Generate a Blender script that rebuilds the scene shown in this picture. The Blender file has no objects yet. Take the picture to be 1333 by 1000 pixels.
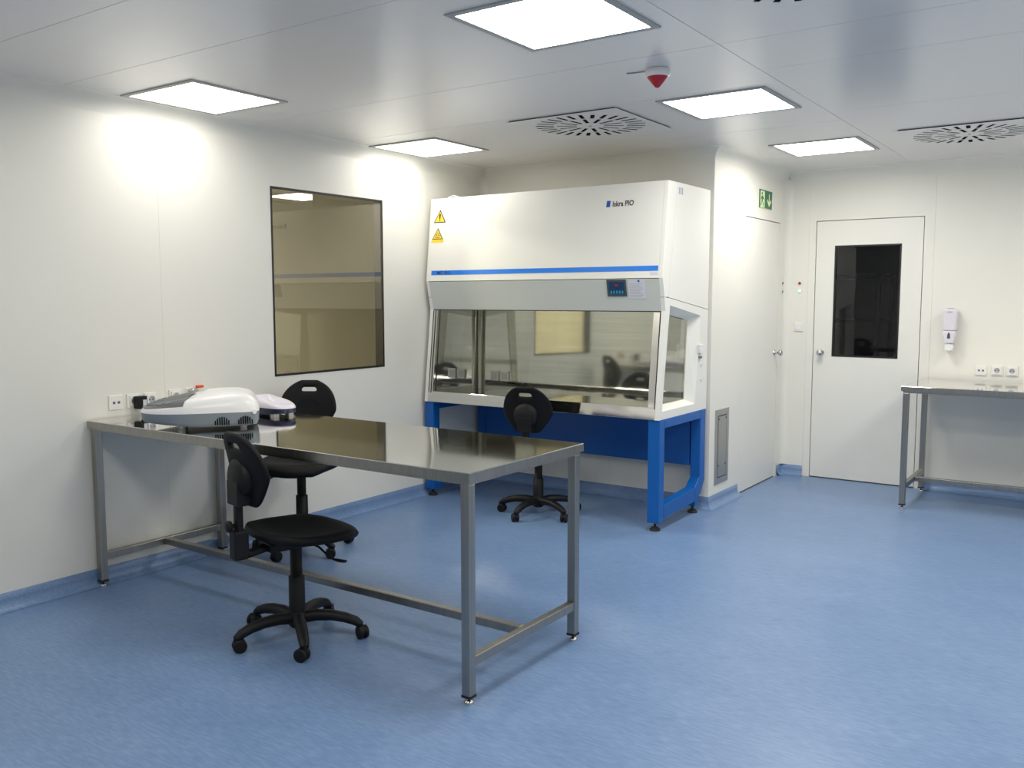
import bpy, bmesh, math, random
from mathutils import Vector, Matrix
random.seed(4)
D = bpy.data
SC = bpy.context.scene
COL = SC.collection
PI = math.pi
R = math.radians

# ------------------------------------------------------------------ camera, world, exposure
CAM_F, CAM_YAW, CAM_PITCH, CAM_ROLL = 1164.25, 34.7008, -5.475, -0.0559
CAM_LOC = Vector((4.531, -2.5403, 1.5411))
cam_data = D.cameras.new('camera'); cam = D.objects.new('camera', cam_data); COL.objects.link(cam)
cam_data.sensor_fit = 'HORIZONTAL'; cam_data.sensor_width = 36.0
cam_data.lens = CAM_F / 1333.0 * 36.0; cam_data.clip_start = 0.05
_y, _t, _r = R(CAM_YAW), R(CAM_PITCH), R(CAM_ROLL)
_fw = Vector((-math.sin(_y)*math.cos(_t), math.cos(_y)*math.cos(_t), math.sin(_t)))
_rt = Vector((math.cos(_y), math.sin(_y), 0)); _up = _rt.cross(_fw)
_rt, _up = math.cos(_r)*_rt + math.sin(_r)*_up, -math.sin(_r)*_rt + math.cos(_r)*_up
cam.matrix_world = Matrix(((_rt.x, _up.x, -_fw.x, CAM_LOC.x), (_rt.y, _up.y, -_fw.y, CAM_LOC.y),
                           (_rt.z, _up.z, -_fw.z, CAM_LOC.z), (0, 0, 0, 1)))
SC.camera = cam
world = D.worlds.new('world'); SC.world = world; world.use_nodes = True
world.node_tree.nodes['Background'].inputs[0].default_value = (0.5, 0.5, 0.5, 1)
world.node_tree.nodes['Background'].inputs[1].default_value = 0.05
SC.view_settings.view_transform = 'Standard'; SC.view_settings.look = 'None'
SC.view_settings.gamma = 1.0; SC.view_settings.use_curve_mapping = False
SC.view_settings.exposure = 1.42
LIGHT_STRENGTH = 8.0       # lamps over the middle of the room
WALL_LAMP_STRENGTH = 3.4   # dimmer lamps close to the left wall
LIGHT_COLOR = (1.0, 0.965, 0.89)

# ------------------------------------------------------------------ measures of the room (metres)
HC = 2.602          # ceiling height
Y1 = 3.579          # wall behind the cabinet
XP = 2.042          # side wall with the emergency door
Y2 = 5.215          # wall with the glazed door
XR, YN = 6.3, -4.0  # right wall, wall behind the camera
DX0, DX1, DZ = 2.292, 3.138, 2.188
WY0, WY1, WZ0, WZ1 = 1.315, 2.348, 1.039, 2.251
EY0, EY1, EZ = 4.219, 5.041, 2.173

# ------------------------------------------------------------------ materials
def nodes_of(name):
    m = D.materials.new(name); m.use_nodes = True
    nt = m.node_tree
    return m, nt, nt.nodes['Principled BSDF']
def mat(name, col, rough=0.5, metal=0.0, spec=0.5, coat=0.0, noise=None, bump=None, aniso=0.0):
    """noise=(scale xyz, amount): soft colour variation; bump=(scale xyz, strength)"""
    m, nt, b = nodes_of(name)
    b.inputs['Base Color'].default_value = (*col, 1)
    b.inputs['Roughness'].default_value = rough
    b.inputs['Metallic'].default_value = metal
    b.inputs['Specular IOR Level'].default_value = spec
    b.inputs['Coat Weight'].default_value = coat
    b.inputs['Coat Roughness'].default_value = 0.1
    def tex(scale, detail=4):
        tc = nt.nodes.new('ShaderNodeTexCoord'); mp = nt.nodes.new('ShaderNodeMapping')
        mp.inputs['Scale'].default_value = scale
        n = nt.nodes.new('ShaderNodeTexNoise'); n.inputs['Scale'].default_value = 1.0
        n.inputs['Detail'].default_value = detail
        nt.links.new(tc.outputs['Object'], mp.inputs['Vector']); nt.links.new(mp.outputs[0], n.inputs['Vector'])
        return n
    if noise:
        n = tex(noise[0]); rp = nt.nodes.new('ShaderNodeValToRGB')
        a = noise[1]
        rp.color_ramp.elements[0].position = 0.3; rp.color_ramp.elements[1].position = 0.7
        rp.color_ramp.elements[0].color = (*[c*(1-a) for c in col], 1)
        rp.color_ramp.elements[1].color = (*[min(1, c*(1+a)) for c in col], 1)
        nt.links.new(n.outputs['Fac'], rp.inputs[0]); nt.links.new(rp.outputs[0], b.inputs['Base Color'])
    if bump:
        n = tex(bump[0], 3); bp = nt.nodes.new('ShaderNodeBump'); bp.inputs['Strength'].default_value = bump[1]
        bp.inputs['Distance'].default_value = 0.002
        nt.links.new(n.outputs['Fac'], bp.inputs['Height']); nt.links.new(bp.outputs[0], b.inputs['Normal'])
    return m
def emis(name, col, s):
    m, nt, b = nodes_of(name)
    b.inputs['Base Color'].default_value = (0.9, 0.9, 0.9, 1)
    b.inputs['Emission Color'].default_value = (*col, 1); b.inputs['Emission Strength'].default_value = s
    return m
def glass(name, tint, ior=1.5, rough=0.0, refl=(1, 1, 1)):
    """thin pane: fresnel mix of clear transmission and mirror reflection"""
    m = D.materials.new(name); m.use_nodes = True; nt = m.node_tree
    nt.nodes.remove(nt.nodes['Principled BSDF']); out = nt.nodes['Material Output']
    tr = nt.nodes.new('ShaderNodeBsdfTransparent'); tr.inputs[0].default_value = (*tint, 1)
    gl = nt.nodes.new('ShaderNodeBsdfGlossy'); gl.inputs['Roughness'].default_value = rough
    gl.inputs[0].default_value = (*refl, 1)
    fr = nt.nodes.new('ShaderNodeFresnel'); fr.inputs[0].default_value = ior
    mx = nt.nodes.new('ShaderNodeMixShader')
    nt.links.new(fr.outputs[0], mx.inputs[0]); nt.links.new(tr.outputs[0], mx.inputs[1]); nt.links.new(gl.outputs[0], mx.inputs[2])
    nt.links.new(mx.outputs[0], out.inputs[0])
    return m
M = {}
M['wall'] = mat('wall_paint', (0.83, 0.815, 0.75), 0.38, spec=0.4, noise=((1.5, 1.5, 1.5), 0.012), bump=((60, 60, 60), 0.03))
M['seam'] = mat('seam_dark', (0.42, 0.41, 0.38), 0.7)
M['ceil'] = mat('ceiling_enamel', (0.81, 0.785, 0.765), 0.24, spec=0.6, bump=((3, 3, 3), 0.03))
M['door'] = mat('door_enamel', (0.82, 0.81, 0.755), 0.33, spec=0.45)
M['white_cab'] = mat('cabinet_enamel', (0.82, 0.815, 0.765), 0.32, spec=0.5)
M['grey_cab'] = mat('hood_enamel', (0.60, 0.625, 0.595), 0.35, spec=0.5)
M['steel'] = mat('brushed_steel', (0.73, 0.72, 0.69), 0.065, metal=1.0, noise=((1.2, 90, 1.2), 0.04))
M['steel_leg'] = mat('satin_steel', (0.36, 0.345, 0.315), 0.33, metal=1.0, noise=((70, 70, 1.5), 0.08))
M['steel_in'] = mat('chamber_steel', (0.71, 0.69, 0.62), 0.06, metal=1.0, noise=((1.5, 1.5, 40), 0.05))
M['chrome'] = mat('satin_chrome', (0.6, 0.59, 0.57), 0.18, metal=1.0)
M['alu'] = mat('grey_aluminium', (0.48, 0.48, 0.46), 0.38, metal=0.85)
M['lampframe'] = mat('lamp_frame_grey', (0.46, 0.46, 0.44), 0.6, spec=0.3)
M['blue'] = mat('blue_powder_coat', (0.001, 0.103, 0.40), 0.36, spec=0.5, bump=((120, 120, 120), 0.03))
M['stripe'] = mat('blue_foil', (0.004, 0.20, 0.80), 0.25)
M['black'] = mat('black_polyurethane', (0.005, 0.005, 0.006), 0.6, spec=0.22, bump=((150, 150, 150), 0.05))
M['plastic'] = mat('black_plastic', (0.007, 0.007, 0.008), 0.5, spec=0.28)
M['rubber'] = mat('black_rubber', (0.012, 0.012, 0.012), 0.7)
M['gasket'] = mat('dark_gasket', (0.015, 0.014, 0.012), 0.5)
M['wplastic'] = mat('white_plastic', (0.83, 0.83, 0.82), 0.28)
M['lplastic'] = mat('lilac_white_plastic', (0.73, 0.70, 0.77), 0.3)
M['gplastic'] = mat('slate_grey_plastic', (0.20, 0.235, 0.27), 0.42)
M['dgplastic'] = mat('dark_grey_plastic', (0.13, 0.135, 0.14), 0.38)
M['navy'] = mat('navy_plastic', (0.012, 0.018, 0.06), 0.35)
M['hole'] = mat('dark_hole', (0.004, 0.004, 0.004), 0.9, spec=0.05)  # near-black colour stands in for the shade inside slots and holes
M['socket'] = mat('socket_plastic', (0.84, 0.83, 0.79), 0.35)
M['yellow'] = mat('sign_yellow', (0.92, 0.62, 0.04), 0.45)
M['ink'] = mat('black_ink', (0.015, 0.015, 0.015), 0.6)
M['logo_blue'] = mat('logo_blue', (0.01, 0.09, 0.42), 0.45)
M['sgreen'] = mat('sign_green', (0.004, 0.16, 0.065), 0.4)
M['spale'] = mat('sign_pale', (0.80, 0.86, 0.50), 0.5)
M['red'] = mat('red_plastic', (0.42, 0.012, 0.025), 0.3)
M['orange'] = mat('orange_red_plastic', (0.75, 0.09, 0.03), 0.4)
M['lens_g'] = emis('green_lamp', (0.05, 0.75, 0.30), 0.7)
M['lens_r'] = mat('red_lamp', (0.45, 0.015, 0.02), 0.3)
M['lcd'] = mat('display_dark_blue', (0.012, 0.05, 0.13), 0.25)
M['lcdkey'] = mat('key_blue', (0.05, 0.32, 0.52), 0.4)
M['bezel'] = mat('bezel_slate', (0.05, 0.085, 0.10), 0.4)
M['paper'] = mat('paper_label', (0.66, 0.66, 0.72), 0.6)
M['print'] = mat('grey_print', (0.42, 0.43, 0.50), 0.7)
M['pane'] = glass('window_glass', (0.70, 0.68, 0.60), 2.15, refl=(1.0, 0.95, 0.81))
M['sash'] = glass('sash_glass', (0.92, 0.94, 0.91), 1.45)
M['doorpane'] = glass('door_glass', (0.78, 0.78, 0.8), 1.4)
M['tan'] = mat('beige_wall', (0.60, 0.575, 0.495), 0.7)
M['dimwall'] = mat('grey_wall', (0.62, 0.62, 0.63), 0.8)
M['shelf'] = mat('dark_shelf', (0.05, 0.05, 0.055), 0.6)
M['diffuser'] = emis('lamp_diffuser', LIGHT_COLOR, LIGHT_STRENGTH)
M['wall_diffuser'] = emis('wall_lamp_diffuser', LIGHT_COLOR, WALL_LAMP_STRENGTH)
def floor_mat(name):
    m, nt, b = nodes_of(name); L = nt.links.new
    tc = nt.nodes.new('ShaderNodeTexCoord')
    def ns(scale, detail, rot=0.0):
        mp = nt.nodes.new('ShaderNodeMapping'); mp.inputs['Scale'].default_value = scale; mp.inputs['Rotation'].default_value = (0, 0, rot)
        n = nt.nodes.new('ShaderNodeTexNoise'); n.inputs['Scale'].default_value = 1; n.inputs['Detail'].default_value = detail
        n.inputs['Roughness'].default_value = 0.6
        L(tc.outputs['Object'], mp.inputs[0]); L(mp.outputs[0], n.inputs['Vector']); return n
    a = ns((16, 95, 100), 5, R(4)); c = ns((2.2, 4.5, 2), 3)
    mx = nt.nodes.new('ShaderNodeMath'); mx.operation = 'MULTIPLY_ADD'; mx.inputs[1].default_value = 0.75
    sc = nt.nodes.new('ShaderNodeMath'); sc.operation = 'MULTIPLY'; sc.inputs[1].default_value = 0.25
    L(c.outputs['Fac'], sc.inputs[0]); L(a.outputs['Fac'], mx.inputs[0]); L(sc.outputs[0], mx.inputs[2])
    rp = nt.nodes.new('ShaderNodeValToRGB'); e = rp.color_ramp.elements
    e[0].position = 0.32; e[0].color = (0.126, 0.212, 0.385, 1)
    e[1].position = 0.68; e[1].color = (0.212, 0.314, 0.505, 1)
    k = rp.color_ramp.elements.new(0.5); k.color = (0.160, 0.260, 0.452, 1)
    L(mx.outputs[0], rp.inputs[0]); L(rp.outputs[0], b.inputs['Base Color'])
    b.inputs['Roughness'].default_value = 0.33; b.inputs['Specular IOR Level'].default_value = 0.45
    bp = nt.nodes.new('ShaderNodeBump'); bp.inputs['Strength'].default_value = 0.03; bp.inputs['Distance'].default_value = 0.002
    L(a.outputs['Fac'], bp.inputs['Height']); L(bp.outputs[0], b.inputs['Normal'])
    return m
M['floor'] = floor_mat('vinyl_floor')

# ------------------------------------------------------------------ mesh helpers
def world_offset(o):
    v = Vector((0, 0, 0))
    while o: v += o.location; o = o.parent
    return v
class MB:
    def __init__(s): s.v = []; s.f = []; s.sm = []
    def add(s, vs, fs, smooth=False):
        b = len(s.v); s.v += [tuple(p) for p in vs]
        s.f += [tuple(i+b for i in f) for f in fs]; s.sm += [smooth]*len(fs); return s
    def box(s, x0, x1, y0, y1, z0, z1):
        vs = [(x, y, z) for z in (z0, z1) for y in (y0, y1) for x in (x0, x1)]
        return s.add(vs, [(0,2,3,1),(4,5,7,6),(0,1,5,4),(2,6,7,3),(0,4,6,2),(1,3,7,5)])
    def quad(s, a, b, c, d): return s.add([a, b, c, d], [(0,1,2,3)])
    def hexa(s, bot, top):
        """two matching rings of points -> closed solid"""
        n = len(bot)
        return s.add(list(bot)+list(top), [tuple(range(n-1,-1,-1)), tuple(range(n, 2*n))] +
                     [(i, (i+1)%n, n+(i+1)%n, n+i) for i in range(n)])
    def prism(s, pts, fn, d0, d1):
        return s.hexa([fn(u, w, d0) for u, w in pts], [fn(u, w, d1) for u, w in pts])
    def tube(s, path, rad, seg=10, smooth=True, flat=1.0, caps=True):
        path = [Vector(p) for p in path]; n = len(path)
        rad = rad if isinstance(rad, (list, tuple)) else [rad]*n
        rings = []; ref = None
        for i, p in enumerate(path):
            t = (path[min(i+1, n-1)] - path[max(i-1, 0)]).normalized()
            if ref is None: ref = Vector((0,0,1)) if abs(t.z) < 0.9 else Vector((1,0,0))
            side = t.cross(ref).normalized(); upv = side.cross(t).normalized(); ref = upv
            rings.append([p + rad[i]*(math.cos(2*PI*k/seg)*side + flat*math.sin(2*PI*k/seg)*upv) for k in range(seg)])
        vs = [q for r_ in rings for q in r_]; fs = []
        for i in range(n-1):
            for k in range(seg):
                fs.append((i*seg+k, i*seg+(k+1)%seg, (i+1)*seg+(k+1)%seg, (i+1)*seg+k))
        s.add(vs, fs, smooth)
        if caps: s.add(rings[0], [tuple(range(seg-1,-1,-1))]); s.add(rings[-1], [tuple(range(seg))])
        return s
    def lathe(s, prof, c=(0,0,0), seg=24, axis='z', smooth=True, sx=1.0):
        """profile of (radius, height) about an axis through c"""
        c = Vector(c)
        def pt(r_, h, k):
            a = 2*PI*k/seg; p = (r_*math.cos(a)*sx, r_*math.sin(a), h)
            if axis == 'x': p = (p[2], p[0], p[1])
            if axis == 'y': p = (p[0], p[2], p[1])
            return c + Vector(p)
        vs = [pt(r_, h, k) for r_, h in prof for k in range(seg)]
        fs = [(i*seg+k, i*seg+(k+1)%seg, (i+1)*seg+(k+1)%seg, (i+1)*seg+k) for i in range(len(prof)-1) for k in range(seg)]
        s.add(vs, fs, smooth)
        for i in (0, len(prof)-1):
            if prof[i][0] > 1e-6: s.add([pt(*prof[i], k) for k in range(seg)], [tuple(range(seg))])
        return s
    def build(s, name, m, parent=None, world=True, bevel=0.0, bseg=2, mods=()):
        off = world_offset(parent) if (parent and world) else Vector((0,0,0))
        me = D.meshes.new(name); me.from_pydata([Vector(p)-off for p in s.v], [], s.f)
        for p, f in zip(me.polygons, s.sm): p.use_smooth = f
        bm = bmesh.new(); bm.from_mesh(me); bmesh.ops.recalc_face_normals(bm, faces=bm.faces[:]); bm.to_mesh(me); bm.free()
        me.materials.append(m if not isinstance(m, str) else M[m])
        o = D.objects.new(name, me); COL.objects.link(o); o.parent = parent
        if bevel:
            bv = o.modifiers.new('bevel', 'BEVEL'); bv.width = bevel; bv.segments = bseg; bv.limit_method = 'ANGLE'; bv.angle_limit = R(40)
        for k, kw in mods:
            md = o.modifiers.new(k.lower(), k)
            for a, b in kw.items(): setattr(md, a, b)
        return o
def empty(name, loc=(0,0,0), rz=0.0):
    o = D.objects.new(name, None); COL.objects.link(o); o.location = loc; o.rotation_euler = (0,0,rz)
    o.empty_display_size = 0.1; return o
def tag(o, label=None, cat=None, group=None, kind=None):
    for k, v in (('label', label), ('category', cat), ('group', group), ('kind', kind)):
        if v: o[k] = v
    return o
def copy_tree(o, parent=None):
    c = o.copy(); COL.objects.link(c); c.parent = parent
    for ch in list(o.children): copy_tree(ch, c)
    return c
def struct(o): o['kind'] = 'structure'; return o
def plate_with_holes(outer, holes, fn, d0, d1):
    """flat sheet with real openings: outline and holes in 2-D, thickness d0..d1 along fn's third axis"""
    bm = bmesh.new(); edges = []; loops = [outer]+list(holes)
    for lp in loops:
        vs = [bm.verts.new((u, w, 0)) for u, w in lp]
        edges += [bm.edges.new((vs[i], vs[(i+1) % len(vs)])) for i in range(len(vs))]
    bmesh.ops.triangle_fill(bm, use_beauty=True, use_dissolve=False, edges=edges)
    bm.verts.index_update()
    vv = [(v.co.x, v.co.y) for v in bm.verts]; ff = [[v.index for v in f.verts] for f in bm.faces]
    bm.free()
    mb = MB(); n = len(vv)
    mb.add([fn(u, w, d0) for u, w in vv]+[fn(u, w, d1) for u, w in vv],
           [tuple(reversed(f)) for f in ff]+[tuple(i+n for i in f) for f in ff])
    for lp in loops:
        m_ = len(lp)
        mb.add([fn(u, w, d0) for u, w in lp]+[fn(u, w, d1) for u, w in lp], [(i, (i+1) % m_, m_+(i+1) % m_, m_+i) for i in range(m_)])
    return mb
def text_mesh(txt, size, fn, name, m, parent, bold=False):
    """lettering as thin mesh; fn maps (u, w, d) to world"""
    cu = D.curves.new('lettering', 'FONT'); cu.body = txt; cu.size = size; cu.resolution_u = 3
    if bold: cu.offset = size*0.02
    o = D.objects.new('lettering', cu); COL.objects.link(o)
    bpy.context.view_layer.update()
    me = D.meshes.new_from_object(o.evaluated_get(bpy.context.evaluated_depsgraph_get()))
    vs = [fn(v.co.x, v.co.y, 0.0) for v in me.vertices]; fs = [tuple(p.vertices) for p in me.polygons]
    D.objects.remove(o); D.curves.remove(cu); D.meshes.remove(me)
    return MB().add(vs, fs).build(name, m, parent)
def cuts(lo, hi, seams): return [lo]+[s for s in sorted(seams) if lo+0.02 < s < hi-0.02]+[hi]
def rect_minus(r_, holes):
    u0, u1, w0, w1 = r_
    us = sorted({u0, u1, *[min(max(h[i], u0), u1) for h in holes for i in (0, 1)]})
    ws = sorted({w0, w1, *[min(max(h[i], w0), w1) for h in holes for i in (2, 3)]})
    out = []
    for a, b in zip(us, us[1:]):
        for c, d in zip(ws, ws[1:]):
            m_, n_ = (a+b)/2, (c+d)/2
            if not any(h[0] < m_ < h[1] and h[2] < n_ < h[3] for h in holes): out.append((a, b, c, d))
    return out
def panel_surface(name, rect, useams, wseams, holes, fn, m, th=0.02, gap=0.0009, inset=(0.0, 0.0)):
    """a backing slab (the named structure) carrying one panel object per field; fn(u, w, d): d>0 goes into the wall"""
    mb = MB()
    for a, b, c, d in rect_minus((rect[0]+inset[0], rect[1]-inset[1], *rect[2:]), holes): mb.prism([(a,c),(b,c),(b,d),(a,d)], fn, th, th+0.06)
    root = struct(mb.build(name, M['seam']))
    us, ws = cuts(rect[0], rect[1], useams), cuts(rect[2], rect[3], wseams)
    for a, b in zip(us, us[1:]):
        for c, d in zip(ws, ws[1:]):
            mb = MB(); g = gap/2
            rr = (a+(g if a > rect[0] else 0), b-(g if b < rect[1] else 0), c+(g if c > rect[2] else 0), d-(g if d < rect[3] else 0))
            for p, q, r_, t in rect_minus(rr, holes): mb.prism([(p,r_),(q,r_),(q,t),(p,t)], fn, 0.0, th+0.001)
            if mb.v: mb.build('panel', m, root)
    return root

# ------------------------------------------------------------------ the setting
fl = MB().box(0, XR, YN, Y1, -0.08, 0).box(XP, XR, Y1, Y2, -0.08, 0).build('floor', 'floor'); struct(fl)
# left wall x = 0 (u = y, w = z)
panel_surface('wall_left', (YN, Y1, 0, HC), [-3.1, -1.9, -0.69, 0.516, 2.93], [], [(WY0, WY1, WZ0, WZ1)], lambda u, w, d: (-d, u, w), M['wall'])
panel_surface('wall_back', (0, XP, 0, HC), [0.03, 1.222], [], [], lambda u, w, d: (u, Y1+d, w), M['wall'], inset=(0.0, 0.03))
panel_surface('wall_side', (Y1+0.0205, Y2, 0, HC), [4.17, 5.09], [], [(EY0, EY1, -1, EZ)], lambda u, w, d: (XP-d, u, w), M['wall'], inset=(0.03, 0.0))
panel_surface('wall_far', (XP, XR, 0, HC), [2.235, 3.213, 4.41, 5.61], [], [(DX0, DX1, -1, DZ)], lambda u, w, d: (u, Y2+d, w), M['wall'])
panel_surface('wall_right', (YN, Y2, 0, HC), [-2.8, -1.6, -0.4, 0.8, 2.0, 3.2, 4.4], [], [], lambda u, w, d: (XR+d, u, w), M['wall'])
panel_surface('wall_near', (0, XR, 0, HC), [1.2, 2.4, 3.6, 4.8], [], [], lambda u, w, d: (u, YN-d, w), M['wall'])
# ceiling: long enamelled panels with open joints
cb = struct(MB().box(-0.05, XR+0.05, YN-0.05, Y2+0.05, HC+0.02, HC+0.08).build('ceiling', 'seam'))
def ceiling_block(x0, x1, seams):
    ys = cuts(YN, Y2, seams)
    for a, b in zip(ys, ys[1:]):
        MB().box(x0+0.0015, x1-0.0015, a+0.0015, b-0.0015, HC, HC+0.021).build('panel', 'ceil', cb)
ceiling_block(0, 3.04, [-2.95, -1.76, -0.60, -0.05, 1.14, 1.93, 3.10, 4.3])
ceiling_block(3.04, XR, [-2.95, -1.76, -0.60, 1.14, 1.66, 2.83, 4.3])

def extrude_profile(prof, p0, p1, out, name, m, m0=0.0, m1=0.0, upv=(0,0,1), smooth=True):
    """profile (offset from wall, height) swept from p0 to p1; m0/m1 mitre the ends by +-offset"""
    p0, p1, out, upv = Vector(p0), Vector(p1), Vector(out), Vector(upv); t = (p1-p0).normalized()
    a = [p0 + out*o + upv*h - t*(m0*o) for o, h in prof]; b = [p1 + out*o + upv*h + t*(m1*o) for o, h in prof]
    n = len(prof); mb = MB()
    mb.add(a+b, [(i, i+1, n+i+1, n+i) for i in range(n-1)], smooth)
    o = mb.build(name, m); return struct(o)
def cove_prof(r_, n=6): return [(r_-r_*math.cos(a), r_-r_*math.sin(a)) for a in [PI/2*i/n for i in range(n+1)]]
CV = 0.085
cp = [(o, -h) for o, h in cove_prof(CV)]
extrude_profile(cp, (0,YN,HC), (0,Y1,HC), (1,0,0), 'trim_1', 'wall', -1, -1)
extrude_profile(cp, (0,Y1,HC), (XP,Y1,HC), (0,-1,0), 'trim_2', 'wall', -1, 1)
extrude_profile(cp, (XP,Y1,HC), (XP,Y2,HC), (1,0,0), 'trim_3', 'wall', 1, -1)
extrude_profile(cp, (XP,Y2,HC), (XR,Y2,HC), (0,-1,0), 'trim_4', 'wall', -1, 0)
# coved vertical corners
extrude_profile(cove_prof(0.055), (0,Y1,0.09), (0,Y1,HC-0.05), (1,0,0), 'trim_5', 'wall', upv=(0,-1,0))
extrude_profile(cove_prof(0.055), (XP,Y2,0.09), (XP,Y2,HC-0.05), (1,0,0), 'trim_6', 'wall', upv=(0,-1,0))
# coved vinyl skirting in the floor colour
BH = 0.088
bp_ = [(0.0005, BH), (0.004, BH), (0.0045, 0.05)] + [(0.0045+0.05-0.05*math.cos(a), 0.0515-0.05*math.sin(a)) for a in [PI/2*i/5 for i in range(1, 6)]]
extrude_profile(bp_, (0,YN,0), (0,Y1,0), (1,0,0), 'baseboard_left', 'floor', 0, -1)
extrude_profile(bp_, (0,Y1,0), (XP,Y1,0), (0,-1,0), 'baseboard_back', 'floor', -1, 1)
extrude_profile(bp_, (XP,Y1,0), (XP,4.158,0), (1,0,0), 'baseboard_side', 'floor', 1, 0)
extrude_profile(bp_, (XP,5.10,0), (XP,Y2,0), (1,0,0), 'baseboard_corner', 'floor', 0, -1)
extrude_profile(bp_, (XP,Y2,0), (2.232,Y2,0), (0,-1,0), 'baseboard_door', 'floor', -1, 0)
extrude_profile(bp_, (3.2,Y2,0), (XR,Y2,0), (0,-1,0), 'baseboard_far', 'floor', 0, 0)

# ---- window in the left wall: black gasket frame, two flush panes, dark spacer
win = struct(empty('window_1', (0, (WY0+WY1)/2, WZ0)))
fr = 0.014
mb = MB()
for a, b, c, d in ((WY0, WY1, WZ0, WZ0+fr), (WY0, WY1, WZ1-fr, WZ1), (WY0, WY0+fr, WZ0+fr, WZ1-fr), (WY1-fr, WY1, WZ0+fr, WZ1-fr)):
    mb.box(-0.012, 0.002, a, b, c, d)
mb.build('window_frame', 'gasket', win)
mb = MB(); q = 0.002
for a, b, c, d in ((WY0, WY1, WZ0, WZ0+q), (WY0, WY1, WZ1-q, WZ1), (WY0, WY0+q, WZ0+q, WZ1-q), (WY1-q, WY1, WZ0+q, WZ1-q)):
    mb.box(-0.085, -0.012, a, b, c, d)
mb.build('spacer', 'gasket', win)
MB().quad((-0.004, WY0+fr, WZ0+fr), (-0.004, WY1-fr, WZ0+fr), (-0.004, WY1-fr, WZ1-fr), (-0.004, WY0+fr, WZ1-fr)).build('pane', 'pane', win)
MB().quad((-0.08, WY0+q, WZ0+q), (-0.08, WY1-q, WZ0+q), (-0.08, WY1-q, WZ1-q), (-0.08, WY0+q, WZ1-q)).build('pane', M['sash'], win)
# the dim room beyond the window
ny0, ny1, nx = -0.6, 5.2, -2.6
nb = MB()
nb.box(nx-0.05, nx, ny0, ny1, -0.05, HC).box(nx, -0.09, ny0-0.05, ny0, -0.05, HC).box(nx, -0.09, ny1, ny1+0.05, -0.05, HC)
nb.box(nx, -0.09, ny0, ny1, -0.05, 0).box(nx, -0.09, ny0, ny1, HC, HC+0.05)
struct(nb.build('wall_neighbour', 'tan'))
nl_d = D.lights.new('neighbour_light', 'AREA'); nl_d.shape = 'SQUARE'; nl_d.size = 0.55; nl_d.energy = 45.0; nl_d.color = (1.0, 0.95, 0.85)
nl = D.objects.new('neighbour_light', nl_d); COL.objects.link(nl); nl.location = (-1.4, 1.0, HC-0.01)

# ---- glazed door in the far wall
d1 = struct(empty('door_1', ((DX0+DX1)/2, Y2, 0)))
PX0, PX1, PZ0, PZ1 = 2.450, 2.974, 1.048, 1.977
g = 0.006
plate_with_holes([(DX0+g, 0.008), (DX1-g, 0.008), (DX1-g, DZ-g), (DX0+g, DZ-g)], [[(PX0, PZ0), (PX1, PZ0), (PX1, PZ1), (PX0, PZ1)]],
                 lambda u, w, d: (u, Y2+d, w), 0.004, 0.05).build('door_leaf', 'door', d1)
mb = MB()
for a, b, c, d in ((PX0, PX1, PZ0, PZ0+0.012), (PX0, PX1, PZ1-0.012, PZ1), (PX0, PX0+0.012, PZ0, PZ1), (PX1-0.012, PX1, PZ0, PZ1)):
    mb.box(a, b, Y2+0.001, Y2+0.05, c, d)
mb.build('window_frame', 'gasket', d1)
MB().box(PX0+0.012, PX1-0.012, Y2+0.010, Y2+0.016, PZ0+0.012, PZ1-0.012).build('pane', 'doorpane', d1)
mb = MB()
mb.box(DX0-0.001, DX0+g-0.002, Y2+0.02, Y2+0.078, 0, DZ).box(DX1-g+0.002, DX1+0.001, Y2+0.02, Y2+0.078, 0, DZ).box(DX0, DX1, Y2+0.02, Y2+0.078, DZ-g+0.002, DZ+0.001)
mb.build('door_stop', 'seam', d1)
def knob(parent, c, ax, sgn):
    pr = [(0.024, 0.0), (0.024, 0.006), (0.011, 0.010), (0.010, 0.032), (0.018, 0.038), (0.026, 0.050), (0.027, 0.060), (0.020, 0.068), (0.0, 0.071)]
    MB().lathe([(r_, sgn*h) for r_, h in pr], c, 20, ax).build('knob', 'chrome', parent)
knob(d1, (2.364, Y2+0.004, 1.079), 'y', -1)
# dark room beyond the glazed door, with a rack
dk = MB(); a0, a1, b1 = 1.2, 4.6, 7.9
dk.box(a0, a1, b1, b1+0.05, -0.05, HC).box(a0-0.05, a0, Y2+0.085, b1, -0.05, HC).box(a1, a1+0.05, Y2+0.085, b1, -0.05, HC)
dk.box(a0, a1, Y2+0.085, b1, -0.05, 0).box(a0, a1, Y2+0.085, b1, HC, HC+0.05)
struct(dk.build('wall_beyond_door', 'dimwall'))
rk = empty('storage_rack', (2.05, 6.9, 0))
for x in (1.62, 2.5):
    for y in (6.6, 7.2): MB().box(x-0.02, x+0.02, y-0.02, y+0.02, 0, 1.78).build('post', 'shelf', rk)
for z in (0.35, 0.85, 1.3, 1.74): MB().box(1.6, 2.52, 6.58, 7.22, z, z+0.03).build('shelf', 'shelf', rk)
tag(rk, 'dark storage rack seen dimly through the black door window', 'rack')

# ---- flush emergency door in the side wall
d2 = struct(empty('door_2', (XP, (EY0+EY1)/2, 0)))
MB().box(XP-0.045, XP-0.003, EY0+0.004, EY1-0.004, 0.009, EZ-0.006).build('door_leaf', 'door', d2)
MB().box(XP-0.078, XP-0.046, EY0, EY1, 0, EZ).build('door_stop', 'seam', d2)
knob(d2, (XP-0.003, 4.975, 1.079), 'x', 1)

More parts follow.
